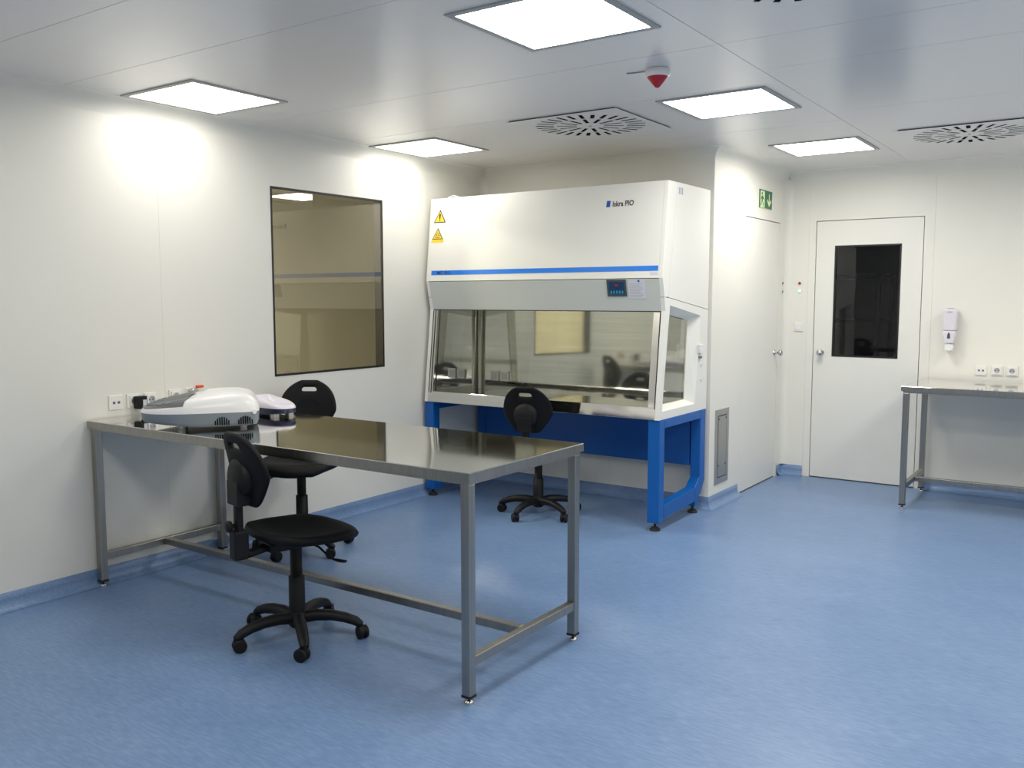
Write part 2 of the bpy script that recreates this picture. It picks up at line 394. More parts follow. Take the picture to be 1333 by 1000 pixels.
# ------------------------------------------------------------------ stainless benches
def bench(name, x0, x1, y0, y1, h):
    root = empty(name, ((x0+x1)/2, (y0+y1)/2, 0))
    MB().box(x0, x1, y0, y1, h-0.005, h).build('tabletop', 'steel', root, bevel=0.002)
    MB().box(x0, x1, y0, y1, h-0.036, h-0.005).build('edge_fold', 'steel_leg', root)  # darker steel than the top: dark reflection on the edges put into the colour
    i, s_ = 0.012, 0.040
    mb = MB(); ap = 0.013
    for a, b, c, d in ((x0+i, x1-i, y0+i, y0+i+s_), (x0+i, x1-i, y1-i-s_, y1-i), (x0+i, x0+i+s_, y0+i+s_, y1-i-s_), (x1-i-s_, x1-i, y0+i+s_, y1-i-s_)):
        mb.box(a, b, c, d, h-0.036-ap, h-0.036)
    mb.build('apron', 'steel_leg', root)
    for lx in (x0+i, x1-i-s_):
        for ly in (y0+i, y1-i-s_):
            lg = MB().box(lx, lx+s_, ly, ly+s_, 0.034, h-0.036-ap).build('leg', 'steel_leg', root, bevel=0.003)
            MB().box(lx-0.001, lx+s_+0.001, ly-0.001, ly+s_+0.001, 0.026, 0.036).build('end_cap', 'rubber', lg)
            MB().lathe([(0.007, 0.026), (0.007, 0.014), (0.017, 0.012), (0.019, 0.006), (0.019, 0.0)], (lx+s_/2, ly+s_/2, 0), 16).build('levelling_foot', 'chrome', lg)
        MB().box(lx+0.003, lx+s_-0.003, y0+i+s_, y1-i-s_, 0.145, 0.183).build('end_rail', 'steel_leg', root, bevel=0.003)
    ym = (y0+y1)/2
    MB().box(x0+i+s_-0.003, x1-i-s_+0.003, ym-0.019, ym+0.019, 0.146, 0.182).build('stretcher', 'steel_leg', root, bevel=0.003)
    return root
tag(bench('steel_bench', 0.012, 2.556, 0.035, 0.872, 0.90), 'long stainless steel bench carrying the white instrument, end against left wall', 'bench')
tag(bench('steel_bench', 3.176, 5.3, 4.375, 5.155, 0.904), 'stainless steel bench by the glazed door below the soap dispenser', 'bench')

# ------------------------------------------------------------------ lab chairs (built facing +x, origin under the column)
def make_chair(seat_z, base_rot, lever_side=-1):
    root = empty('lab_chair')
    B = lambda mb, n, m, p=root, **k: mb.build(n, m, p, world=False, **k)
    # five-arm foot
    mb = MB().lathe([(0.030, 0.055), (0.040, 0.065), (0.043, 0.10), (0.038, 0.128), (0.034, 0.132)], seg=20)
    for k in range(5):
        a = base_rot + 2*PI*k/5; ca, sa = math.cos(a), math.sin(a)
        pts = [(0.02, 0.098), (0.09, 0.108), (0.16, 0.106), (0.22, 0.094), (0.262, 0.078), (0.286, 0.062)]
        mb.tube([(r_*ca, r_*sa, z) for r_, z in pts], [0.030, 0.029, 0.027, 0.025, 0.023, 0.018], 10, flat=0.92)
    base = B(mb, 'star_base', 'plastic')
    for k in range(5):
        a = base_rot + 2*PI*k/5; w = a + 0.9 + 1.3*k; c = Vector((0.286*math.cos(a), 0.286*math.sin(a), 0))
        ax = Vector((-math.sin(w), math.cos(w), 0)); fw = Vector((math.cos(w), math.sin(w), 0)); o = c - fw*0.014
        mb = MB()
        for s_ in (-1, 1):
            p0, p1 = o + ax*s_*0.006 + Vector((0,0,0.030)), o + ax*s_*0.023 + Vector((0,0,0.030))
            mb.tube([p0, p0*0.9+p1*0.1, p0*0.15+p1*0.85, p1], [0.026, 0.030, 0.030, 0.025], 18)
        mb.tube([o + ax*-0.007 + Vector((0,0,0.034)), o + ax*0.007 + Vector((0,0,0.034))], 0.025, 14)
        mb.tube([c + Vector((0,0,0.03)), c + Vector((0,0,0.075))], 0.011, 10)
        B(mb, 'caster', 'plastic')
    zb = seat_z-0.075
    B(MB().lathe([(0.037, 0.12), (0.036, zb-0.15), (0.032, zb-0.147), (0.027, zb-0.146), (0.027, zb-0.005)], seg=20), 'gas_column', 'plastic')
    B(MB().box(-0.15, 0.09, -0.06, 0.06, zb-0.008, zb+0.034), 'tilt_mechanism', 'plastic', bevel=0.008)
    mb = MB().tube([(0.03, lever_side*0.05, zb+0.01), (0.05, lever_side*0.12, zb+0.0), (0.065, lever_side*0.17, zb-0.03), (0.08, lever_side*0.20, zb-0.045)], 0.005, 8)
    mb.tube([(0.078, lever_side*0.195, zb-0.044), (0.09, lever_side*0.225, zb-0.047), (0.10, lever_side*0.26, zb-0.045)], [0.008, 0.014, 0.012], 10, flat=0.5)
    B(mb, 'height_lever', 'plastic')
    # seat: moulded, dished, waterfall front
    nu, nv = 12, 12; vs = []; fs = []
    for j in range(nv+1):
        v = j/nv; x = -0.195 + 0.485*v
        hw = 0.243*(1-abs(2*v-0.96)**3.2*0.42)
        for i in range(nu+1):
            u = 2*i/nu-1; y = u*hw
            z = seat_z + 0.012 - 0.030*(1-u*u)*math.sin(PI*min(1, v*1.15)) - 0.055*max(0, (v-0.72)/0.28)**2 + 0.012*max(0, (0.2-v)/0.2)
            z -= 0.022*max(0, abs(u)-0.6)/0.4*max(0, (v-0.3))
            vs.append((x - 0.03*u*u*(1 if v > 0.5 else -1)*abs(2*v-1), y, z))
    for j in range(nv):
        for i in range(nu): fs.append((j*(nu+1)+i, j*(nu+1)+i+1, (j+1)*(nu+1)+i+1, (j+1)*(nu+1)+i))
    B(MB().add(vs, fs, True), 'seat', 'black', mods=[('SOLIDIFY', dict(thickness=0.042, offset=-1)), ('SUBSURF', dict(levels=1, render_levels=1))])
    # backrest: dome-topped shell with a hand slot, leaning back
    nu, nv = 15, 14; vs = []; fs = []; H = 0.325; zb0 = seat_z+0.135
    def halfw(v):
        if v > 0.42: return 0.182*math.sqrt(max(0.0, 1-((v-0.42)/0.60)**2.25))
        t = v/0.42; return 0.078 + (0.182-0.078)*(t**0.75)
    for j in range(nv+1):
        v = j/nv; hw = max(0.05, halfw(v))
        for i in range(nu+1):
            u = 2*i/nu-1; y = u*hw
            x = -0.217 + 1.15*y*y - 0.06*v - 0.03*(v-0.4)**2
            vs.append((x, y, zb0 + H*v))
    for j in range(nv):
        for i in range(nu):
            if j == 11 and 5 <= i <= 9: continue
            fs.append((j*(nu+1)+i, j*(nu+1)+i+1, (j+1)*(nu+1)+i+1, (j+1)*(nu+1)+i))
    B(MB().add(vs, fs, True), 'backrest', 'black', mods=[('SOLIDIFY', dict(thickness=0.026, offset=0)), ('SUBSURF', dict(levels=1, render_levels=1))])
    zc = zb0 + 0.115
    B(MB().lathe([(0.0, -0.062), (0.055, -0.058), (0.082, -0.045), (0.090, -0.020), (0.088, 0.0)], (-0.230, 0, zc+0.01), 24, 'x').
      box(-0.293, -0.230, -0.052, 0.052, zc-0.105, zc), 'back_cover', 'plastic', bevel=0.004)
    mb = MB().tube([(-0.12, 0, zb+0.012), (-0.17, 0, zb+0.006), (-0.225, 0, zb-0.004), (-0.260, 0, zb+0.02), (-0.267, 0, zb+0.09), (-0.267, 0, zc-0.03)], [0.030]*6, 10, flat=0.62)
    B(mb, 'back_bar', 'plastic')
    B(MB().lathe([(0.010, 0.0), (0.010, -0.018), (0.024, -0.022), (0.026, -0.036), (0.018, -0.042), (0.0, -0.043)], (-0.280, 0, zb+0.13), 14, 'x'), 'clamp_knob', 'plastic')
    B(MB().box(-0.300, -0.233, -0.032, 0.032, zb-0.02, zb+0.11), 'bar_sleeve', 'plastic', bevel=0.010)
    return root
def place_chair(seat_z, loc, face, base_rot, label, lever=-1):
    c = make_chair(seat_z, base_rot, lever); c.location = (*loc, 0); c.rotation_euler = (0, 0, math.atan2(face[1], face[0]))
    return tag(c, label, 'chair', 'black lab chairs')
def base_angle(face, d): return math.atan2(d[1], d[0]) - math.atan2(face[1], face[0])
fA, fB, fC = (0.241, 0.969), (-0.227, 0.97), (0.57, -0.82)
place_chair(0.515, (1.478, 0.152), fA, base_angle(fA, (0.26, -0.19)), 'black lab chair in front of the long bench, its backrest overlapping the bench edge')
place_chair(0.485, (1.10, 2.745), fB, base_angle(fB, (0.0, -0.29)), 'black lab chair pushed under the white safety cabinet', 1)
place_chair(0.565, (0.40, 1.16), fC, base_angle(fC, (0.24, -0.02)), 'black lab chair behind the long bench below the wall window')

# ------------------------------------------------------------------ blue cabinet stand
st = empty('cabinet_stand', (1.03, 3.15, 0))
SX0, SX1 = 0.03, 2.03
LW = 0.085
for x0 in (SX0, SX1-LW):
    lg = MB().box(x0, x0+LW, 2.765, 2.845, 0.055, 0.745).build('front_leg', 'blue', st, bevel=0.006)
    MB().lathe([(0.008, 0.06), (0.008, 0.028), (0.020, 0.024), (0.034, 0.012), (0.036, 0.0)], (x0+LW/2, 2.805, 0), 18).build('levelling_foot', 'rubber', lg)
    rl = MB().prism([(3.44, 0.745), (3.44, 0.255), (3.36, 0.195), (3.36, 0.095), (3.47, 0.135), (3.53, 0.225), (3.53, 0.745)],
                    lambda u, w, d: (d, u, w), x0+0.01, x0+LW).build('rear_leg', 'blue', st, bevel=0.005)
    MB().box(x0+0.02, x0+LW-0.01, 3.385, 3.455, 0.055, 0.11).build('foot_block', 'blue', rl)
    MB().lathe([(0.008, 0.06), (0.008, 0.028), (0.020, 0.024), (0.034, 0.012), (0.036, 0.0)], (x0+LW/2, 3.42, 0), 18).build('levelling_foot', 'rubber', rl)
    MB().box(x0+0.01, x0+LW, 2.845, 3.44, 0.685, 0.745).build('top_rail', 'blue', st, bevel=0.004)
    MB().hexa([(x0+0.015, 2.845, 0.075), (x0+LW, 2.845, 0.075), (x0+LW, 3.36, 0.095), (x0+0.015, 3.36, 0.095)],
              [(x0+0.015, 2.845, 0.165), (x0+LW, 2.845, 0.165), (x0+LW, 3.36, 0.195), (x0+0.015, 3.36, 0.195)]).build('bottom_rail', 'blue', st, bevel=0.004)
MB().box(SX0+LW, SX1-LW, 3.45, 3.475, 0.335, 0.745).build('back_panel', 'blue', st, bevel=0.003)
tag(st, 'bright blue steel stand carrying the white safety cabinet', 'stand')

# ------------------------------------------------------------------ safety cabinet
sc = empty('safety_cabinet', (1.03, 3.15, 0.745))
CX0, CX1 = 0.040, 2.027
YB = 3.545; ZB, ZT = 0.746, 2.300
P_top, P_kink, P_hood, P_bot = (2.855, ZT), (2.785, 1.672), (2.833, 1.457), (2.752, ZB)
def lerp(a, b, t): return a+(b-a)*t
def front_y(z):       # front edge of the cheeks
    if z > P_kink[1]: return lerp(P_kink[0], P_top[0], (z-P_kink[1])/(ZT-P_kink[1]))
    if z > P_hood[1]: return lerp(P_hood[0], P_kink[0], (z-P_hood[1])/(P_kink[1]-P_hood[1]))
    return lerp(P_bot[0], P_hood[0], (z-ZB)/(P_hood[1]-ZB))
WINO = [(2.80, 0.800), (3.336, 0.800), (3.415, 1.418), (2.902, 1.494)]
WINI = [(2.865, 0.835), (3.285, 0.835), (3.325, 1.385), (2.955, 1.43)]
def seam_z(y): return 1.545 - 0.128*(y-2.877)
for side, xo in ((0, CX0), (1, CX1)):
    xi = xo + (0.03 if side == 0 else -0.03)
    fx = lambda u, w, d: (d, u, w)
    # front cheek, upper side panel, lower side panel with its window, separated by thin joints
    cheek = [P_top, P_kink, (front_y(1.55), 1.55), (2.877, 1.548), (2.895, 1.70), (2.99, ZT)]
    MB().prism(cheek, fx, xi, xo).build('cheek', 'white_cab', sc, bevel=0.003)
    up = [(2.993, ZT), (2.898, 1.70), (2.880, seam_z(2.880)+0.002), (YB, seam_z(YB)+0.002), (YB, ZT)]
    MB().prism(up, fx, xi, xo).build('side_panel', 'white_cab', sc)
    low = [P_bot, (YB, ZB), (YB, seam_z(YB)-0.002), (2.877, seam_z(2.877)-0.002), (front_y(1.545), 1.543), P_hood]
    plate_with_holes(low, [WINO], fx, xi, xo).build('lower_side_panel', 'white_cab', sc)
    xg = xo + (0.072 if side == 0 else -0.072)
    mb = MB(); n = 4
    mb.add([(xo, *p) for p in WINO]+[(xg, *p) for p in WINI], [(i, (i+1) % n, n+(i+1) % n, n+i) for i in range(n)])
    sw = mb.build('side_window', 'white_cab', sc)
    MB().quad(*[(xg, *p) for p in WINI]).build('pane', 'sash', sw)
# upper housing
fy = lambda z, e=0.0: front_y(z)+e
mb = MB()
mb.hexa([(CX0+0.03, fy(1.672), 1.672), (CX1-0.03, fy(1.672), 1.672), (CX1-0.03, fy(1.672)+0.03, 1.672), (CX0+0.03, fy(1.672)+0.03, 1.672)],
        [(CX0+0.03, fy(ZT), ZT), (CX1-0.03, fy(ZT), ZT), (CX1-0.03, fy(ZT)+0.03, ZT), (CX0+0.03, fy(ZT)+0.03, ZT)])
fp = mb.build('front_panel', 'white_cab', sc)
MB().box(CX0+0.03, CX1-0.03, 2.885, YB, ZT-0.02, ZT-0.001).build('roof', 'white_cab', sc)
MB().box(CX0+0.03, CX1-0.03, YB-0.02, YB, ZB, ZT-0.02).build('rear_panel', 'white_cab', sc)
hd = MB().hexa([(CX0+0.001, P_hood[0], P_hood[1]), (CX1-0.001, P_hood[0], P_hood[1]), (CX1-0.001, P_hood[0]+0.02, P_hood[1]), (CX0+0.001, P_hood[0]+0.02, P_hood[1])],
          [(CX0+0.001, P_kink[0]+0.001, P_kink[1]-0.004), (CX1-0.001, P_kink[0]+0.001, P_kink[1]-0.004), (CX1-0.001, P_kink[0]+0.05, P_kink[1]-0.004), (CX0+0.001, P_kink[0]+0.05, P_kink[1]-0.004)]
          ).build('hood_panel', 'grey_cab', sc)
# stainless work chamber
IX0, IX1, IY1, IZ0, IZ1 = 0.115, 1.955, 3.36, 0.80, 1.50
MB().hexa([(IX0, IY1-0.008, IZ0), (IX1, IY1-0.008, IZ0), (IX1, IY1+0.01, IZ0), (IX0, IY1+0.01, IZ0)],
          [(IX0, IY1+0.001, IZ1), (IX1, IY1+0.001, IZ1), (IX1, IY1+0.01, IZ1), (IX0, IY1+0.01, IZ1)]).build('chamber_back', 'steel_in', sc)
MB().box(IX0-0.02, IX1+0.02, 2.87, IY1+0.01, IZ1, IZ1+0.01).build('chamber_ceiling', 'steel_in', sc)
MB().box(IX0-0.03, IX1+0.03, 2.86, IY1+0.01, IZ0-0.012, IZ0).build('work_surface', 'steel_in', sc)
for x in (IX0-0.008, IX1):
    wl = [(2.80, IZ0), (IY1, IZ0), (IY1, IZ1), (2.872, IZ1)]
    plate_with_holes(wl, [[(p[0], p[1]) for p in WINI]], fx, x, x+0.008).build('chamber_side', 'steel_in', sc)
MB().lathe([(0.014, 0.802), (0.014, 1.497)], (IX0+0.03, IY1-0.03, 0), 14).build('corner_post', 'white_cab', sc)
for k in range(2):
    x = 0.245+0.10*k
    so = MB().box(x, x+0.078, IY1-0.022, IY1, 0.875, 0.955).build('inner_socket', 'socket', sc, bevel=0.003)
    MB().box(x+0.012, x+0.066, IY1-0.025, IY1-0.0215, 0.888, 0.942).build('socket_lid', 'paper', so)
# ledge, grille, sash
mb = MB().hexa([(CX0+0.03, 2.752, ZB), (CX1-0.03, 2.752, ZB), (CX1-0.03, 2.86, ZB), (CX0+0.03, 2.86, ZB)],
               [(CX0+0.03, 2.762, 0.828), (CX1-0.03, 2.762, 0.828), (CX1-0.03, 2.80, 0.802), (CX0+0.03, 2.80, 0.802)])
mb.build('front_ledge', 'steel', sc, bevel=0.003)
mb = MB()
for k in range(116):
    x = 0.13 + 0.0157*k; mb.box(x, x+0.009, 2.80, 2.865, 0.799, 0.806)
mb.box(0.11, 1.96, 2.80, 2.806, 0.799, 0.8065).box(0.11, 1.96, 2.859, 2.865, 0.799, 0.8065)
mb.build('air_grille', 'chrome', sc)
def sash_pt(x, z, d=0.0): return (x, front_y(z)+0.012+d, z)
Z0s, Z1s = 0.822, 1.470
for x0, x1 in ((CX0+0.032, CX0+0.072), (CX1-0.086, CX1-0.038)):
    MB().hexa([sash_pt(x0, ZB+0.07, -0.01), sash_pt(x1, ZB+0.07, -0.01), sash_pt(x1, ZB+0.07, 0.018), sash_pt(x0, ZB+0.07, 0.018)],
              [sash_pt(x0, Z1s-0.02, -0.01), sash_pt(x1, Z1s-0.02, -0.01), sash_pt(x1, Z1s-0.02, 0.018), sash_pt(x0, Z1s-0.02, 0.018)]).build('sash_guide', 'steel', sc, bevel=0.002)
for x0, x1 in ((CX0+0.0305, CX0+0.036), (CX0+0.052, CX0+0.060), (CX1-0.038, CX1-0.0305)):
    MB().hexa([sash_pt(x0, ZB+0.07, -0.012), sash_pt(x1, ZB+0.07, -0.012), sash_pt(x1, ZB+0.07, 0.0), sash_pt(x0, ZB+0.07, 0.0)],
              [sash_pt(x0, Z1s-0.02, -0.012), sash_pt(x1, Z1s-0.02, -0.012), sash_pt(x1, Z1s-0.02, 0.0), sash_pt(x0, Z1s-0.02, 0.0)]).build('gasket', 'gasket', sc)
MB().quad(sash_pt(CX0+0.07, Z0s), sash_pt(CX1-0.075, Z0s), sash_pt(CX1-0.075, Z1s), sash_pt(CX0+0.07, Z1s)).build('sash_glass', 'sash', sc)
MB().box(CX0+0.031, CX1-0.031, P_hood[0]+0.004, P_hood[0]+0.02, P_hood[1]-0.006, P_hood[1]).build('sash_seal', 'gasket', sc)
# printed and applied marks on the front panel; U = x, W = height measured as z, lying on the leaning panel
def on_front(x, z, d=0.0): return (x, front_y(z)-0.0012-d, z)
def sheet(poly, name, m, parent, d=0.0, fn=on_front):
    n = len(poly); return MB().hexa([fn(*p, d-0.0009) for p in poly], [fn(*p, d) for p in poly]).build(name, m, parent)
def rect(x0, x1, z0, z1): return [(x0, z0), (x1, z0), (x1, z1), (x0, z1)]
sp = sheet(rect(0.088, 1.990, 1.718, 1.752), 'blue_stripe', 'stripe', sc)
text_mesh('MC 18-2', 0.034, lambda u, w, d: on_front(0.145+u*1.05, 1.7235+w, 0.0006), 'lettering', M['ink'], sp, True)
sheet(rect(1.935, 1.988, 1.692, 1.712), 'serial_label', 'paper', sc)
lg = sheet([(1.579, 2.150), (1.607, 2.150), (1.611, 2.192), (1.583, 2.192)], 'logo_mark', 'logo_blue', sc)
text_mesh('Iskra PIO', 0.050, lambda u, w, d: on_front(1.626+u*0.84, 2.152+w, 0.0), 'lettering', 'ink', lg, True)
# warning signs
def tri(cx, z0, w, h): return [(cx-w/2, z0), (cx+w/2, z0), (cx, z0+h)]
w1 = sheet(tri(0.140, 2.116, 0.118, 0.098), 'warning_sign', 'ink', sc)
w1['label'] = 'yellow triangle with exclamation mark'
sheet(tri(0.140, 2.1225, 0.094, 0.078), 'sign_face', 'yellow', w1, 0.0007)
sheet([(0.1355, 2.143), (0.1445, 2.143), (0.149, 2.182), (0.131, 2.182)], 'exclamation_stroke', 'ink', w1, 0.0013)
sheet([(0.140+0.0055*math.cos(a), 2.1325+0.0055*math.sin(a)) for a in [k*PI/5 for k in range(10)]], 'exclamation_dot', 'ink', w1, 0.0013)
w2 = sheet(rect(0.070, 0.186, 1.966, 1.992), 'warning_sign', 'yellow', sc)
w2['label'] = 'yellow biohazard triangle over a yellow strip'
sheet(tri(0.128, 1.990, 0.104, 0.086), 'sign_border', 'ink', w2, 0.0003)
sheet(tri(0.128, 1.9955, 0.084, 0.069), 'sign_face', 'yellow', w2, 0.0009)
for k in range(3):
    a = PI/2+k*2*PI/3; cx, cz = 0.128+0.010*math.cos(a), 2.0165+0.010*math.sin(a)
    mb = MB(); n = 14; a0 = a+PI+0.6; rr = []
    for q_ in range(n+1):
        t = a0 + (2*PI-1.2)*q_/n
        rr.append((on_front(cx+0.0085*math.cos(t), cz+0.0085*math.sin(t), 0.0014), on_front(cx+0.0122*math.cos(t), cz+0.0122*math.sin(t), 0.0014)))
    for p_, q_ in zip(rr, rr[1:]): mb.quad(p_[0], p_[1], q_[1], q_[0])
    mb.build('biohazard_arc', 'ink', w2)
# control panel and paper notice on the hood
cpn = sheet(rect(1.615, 1.760, 1.553, 1.664), 'control_panel', 'bezel', sc, 0.004)
sheet(rect(1.632, 1.744, 1.568, 1.650), 'display', 'lcd', cpn, 0.0052)
for k in range(5):
    x = 1.638+0.0212*k; sheet([(x, 1.572), (x+0.014, 1.572), (x+0.011, 1.592), (x+0.004, 1.592)], 'key', 'lcdkey', cpn, 0.006)
sheet(rect(1.675, 1.700, 1.622, 1.634), 'reading', M['lens_r'], cpn, 0.006)
pn = sheet(rect(1.772, 1.898, 1.538, 1.662), 'paper_notice', 'paper', sc, 0.0005)
sheet(rect(1.845, 1.858, 1.646, 1.660), 'notice_logo', 'logo_blue', pn, 0.001)
for k in range(9):
    sheet(rect(1.782, 1.782+(0.085, 0.10, 0.092, 0.075)[k % 4], 1.548+0.0105*k, 1.551+0.0105*k), 'printed_line', 'print', pn, 0.001)
# small fittings on the right side
sd = lambda y0, y1, z0, z1, dx, n, m, p=sc: MB().box(CX1-0.001, CX1+dx, y0, y1, z0, z1).build(n, m, p, bevel=0.002)
gt = sd(3.372, 3.432, 1.155, 1.215, 0.018, 'outlet_cover', 'wplastic')
MB().box(CX1, CX1+0.014, 3.385, 3.42, 1.118, 1.132).build('outlet_nozzle', 'dgplastic', gt)
sd(3.425, 3.445, 1.062, 1.082, 0.006, 'button', 'paper'); sd(3.425, 3.445, 0.955, 0.975, 0.006, 'button', 'paper')
for k in range(2): sd(3.01+0.04*k, 3.037+0.04*k, 2.225, 2.27, 0.0008, 'side_mark', 'print')
MB().tube([(0.075, 3.02, 2.29), (0.08, 3.02, 2.325), (0.12, 3.03, 2.338), (0.18, 3.05, 2.32), (0.20, 3.06, 2.295)], 0.008, 8).build('roof_cable', 'wplastic', sc)
tag(sc, 'large white biological safety cabinet with blue stripe and slanted glass front', 'safety cabinet')

# ------------------------------------------------------------------ instruments on the bench
def rounded_plan(L0, L1, W, nose, n=48, p=2.6):
    """plan outline: flat rear at -L0, rounded nose at +L1, half width W"""
    pts = []
    for k in range(n):
        a = 2*PI*k/n; c, s_ = math.cos(a), math.sin(a)
        e = 2/(p if c < 0 else nose); ex = 2/(7.0 if c < 0 else nose)
        pts.append(((L1 if c > 0 else L0)*math.copysign(abs(c)**ex, c), W*math.copysign(abs(s_)**(2/(7.0 if c < 0 else nose)), s_)))
    return pts
def loft(layers, n, smooth=True):
    mb = MB(); vs = [p for l in layers for p in l]
    mb.add(vs, [(i*n+k, i*n+(k+1) % n, (i+1)*n+(k+1) % n, (i+1)*n+k) for i in range(len(layers)-1) for k in range(n)], smooth)
    mb.add(layers[0], [tuple(range(n-1, -1, -1))]); mb.add(layers[-1], [tuple(range(n))])
    return mb
def instrument(loc, ang, L0, L1, W, s, lower, upper, name):
    root = empty(name, loc, ang); n = 48
    B = lambda mb, nm, m, p=root, **k: mb.build(nm, m, p, world=False, **k)
    plan = rounded_plan(L0, L1, W, 2.5, n)
    def ring(k, z0, dz=0.0, sh=0.0): return [(x*k+sh, y*k, (z0 + dz*max(0, x/L1))*s) for x, y in plan]
    B(loft([ring(0.90, 0.014, 0.022), ring(0.965, 0.018, 0.022), ring(0.992, 0.036, 0.014), ring(1.0, 0.083, 0.0)], n), 'lower_body', lower)
    def dome(x, y, k, t):
        """upper shell: high over the rear two thirds, sloping to the nose"""
        f = min(1, max(0, (L1*0.95 - x)/(L0+L1*0.6))); h = 0.038 + 0.060*(f**0.65)
        return (x*k, y*k, (0.083 + h*t)*s)
    lay = [[dome(x, y, k, t) for x, y in plan] for k, t in ((1.004, 0.0), (0.995, 0.25), (0.955, 0.55), (0.87, 0.80), (0.72, 0.94), (0.45, 0.995), (0.15, 1.0))]
    B(loft(lay, n), 'upper_shell', upper)
    return root, B
ang1 = math.atan2(-0.785, -0.62)
iv, B1 = instrument((0.665, 0.272, 0.900), ang1, 0.28, 0.285, 0.205, 1.0, 'gplastic', 'wplastic', 'bench_instrument')
for fx_, fy_ in ((-0.2, 0.13), (-0.2, -0.13), (0.09, 0.12), (0.09, -0.12)):
    B1(MB().lathe([(0.016, 0.0), (0.018, 0.006), (0.016, 0.026)], (fx_, fy_, 0), 14), 'foot', 'lplastic')
tag(iv, 'white and grey domed laboratory instrument on the long steel bench', 'instrument')

# dark control panel wrapped over the nose, lid line, side vents of the white instrument
def nose_patch(L0, L1, W, a_max, k0, k1, lift, na=16, nk=8, a_min=None):
    mb = MB(); vs = []
    KT = ((1.004, 0.0), (0.995, 0.25), (0.955, 0.55), (0.87, 0.80), (0.72, 0.94), (0.45, 0.995), (0.15, 1.0))
    def tt(k):
        for (ka, ta), (kb, tb) in zip(KT, KT[1:]):
            if ka >= k >= kb: return lerp(ta, tb, (ka-k)/(ka-kb))
        return 1.0
    for j in range(nk+1):
        k = lerp(k0, k1, j/nk)
        for i in range(na+1):
            a = lerp(-a_max if a_min is None else a_min, a_max, i/na); c, s_ = math.cos(a), math.sin(a)
            x, y = L1*abs(c)**(2/2.5), W*math.copysign(abs(s_)**(2/2.5), s_)
            f = min(1, max(0, (L1*0.95-x)/(L0+L1*0.6))); h = 0.038 + 0.060*(f**0.65)
            vs.append((x*k, y*k, 0.083 + h*tt(k) + lift))
    mb.add(vs, [(j*(na+1)+i, j*(na+1)+i+1, (j+1)*(na+1)+i+1, (j+1)*(na+1)+i) for j in range(nk) for i in range(na)], True)
    return mb
kp = B1(nose_patch(0.28, 0.285, 0.205, R(78), 0.97, 0.32, 0.005), 'control_panel', 'dgplastic')
B1(nose_patch(0.28, 0.285, 0.205, R(22), 0.90, 0.66, 0.0065), 'display', 'bezel', kp)
for a_ in (-58, -46, -34, 34, 46, 58):
    B1(nose_patch(0.28, 0.285, 0.205, R(a_+4), 0.90, 0.82, 0.0065, 3, 2, R(a_-4)), 'key', 'gplastic', kp)
for x0 in (-0.245, -0.135):
    for k in range(7):
        x = x0 + 0.0105*k; h = 0.040*math.sqrt(max(0.15, 1-((k-3)/3.6)**2))
        B1(MB().box(x, x+0.0055, 0.199, 0.2065, 0.024, 0.024+h), 'vent_slot', 'hole')
B1(MB().lathe([(0.010, 0.0), (0.010, 0.010)], (-0.255, 0.197, 0.083), 12, 'y'), 'screw_cap', 'wplastic')
ang2 = math.atan2(-0.15, 0.98)
i2, B2 = instrument((0.625, 0.750, 0.900), ang2, 0.19, 0.19, 0.085, 0.58, 'navy', 'lplastic', 'bench_instrument')
for fx_, fy_ in ((-0.14, 0.045), (-0.14, -0.045), (0.11, 0.045), (0.11, -0.045)):
    B2(MB().box(fx_-0.02, fx_+0.02, fy_-0.015, fy_+0.015, 0.0, 0.018), 'foot', 'alu')
tag(i2, 'small navy and pale lilac instrument half hidden behind the white domed one', 'instrument')

# ------------------------------------------------------------------ wall sockets, plugs
def socket(c, fn, kind, label, group):
    """fn(u, w, d): u along wall, w up, d out of the wall"""
    u0, w0 = c; h = 0.040
    P0 = fn(u0, w0-h, 0); root = empty('wall_socket', P0)
    MB().prism([(u0-h, w0-h), (u0+h, w0-h), (u0+h, w0+h), (u0-h, w0+h)], fn, 0.0005, 0.010).build('face_plate', 'socket', root, bevel=0.003)
    if kind == 'data':
        MB().prism([(u0-0.027, w0-0.024), (u0+0.027, w0-0.024), (u0+0.027, w0+0.020), (u0-0.027, w0+0.020)], fn, 0.009, 0.0115).build('insert', 'wplastic', root)
        for s_ in (-1, 1):
            MB().prism([(u0+s_*0.014-0.007, w0-0.008), (u0+s_*0.014+0.007, w0-0.008), (u0+s_*0.014+0.007, w0+0.006), (u0+s_*0.014-0.007, w0+0.006)], fn, 0.0115, 0.0122).build('port', 'dgplastic', root)
    else:
        circ = lambda r_, n=20: [(u0+r_*math.cos(2*PI*k/n), w0+r_*math.sin(2*PI*k/n)) for k in range(n)]
        plate_with_holes([(u0-0.028, w0-0.028), (u0+0.028, w0-0.028), (u0+0.028, w0+0.028), (u0-0.028, w0+0.028)], [circ(0.0205)], fn, 0.010, 0.019).build('socket_ring', 'socket', root)
        MB().prism(circ(0.0205), fn, 0.0101, 0.0112).build('socket_well', M['print'], root)
        for s_ in (-1, 1):
            MB().prism([(u0+s_*0.0095-0.003, w0-0.003), (u0+s_*0.0095+0.003, w0-0.003), (u0+s_*0.0095+0.003, w0+0.003), (u0+s_*0.0095-0.003, w0+0.003)], fn, 0.0112, 0.0118).build('pin_hole', 'hole', root)
    return tag(root, label, 'socket', group)
fL = lambda u, w, d: (d, u, w)
fF = lambda u, w, d: (u, Y2-d, w)
gL, gR = 'sockets above the long bench', 'sockets above the right bench'
socket((0.208, 0.979), fL, 'data', 'white data socket on left wall, nearest the bench front corner', gL)
socket((0.313, 0.978), fL, 'power', 'white power socket on left wall holding the black adapter', gL)
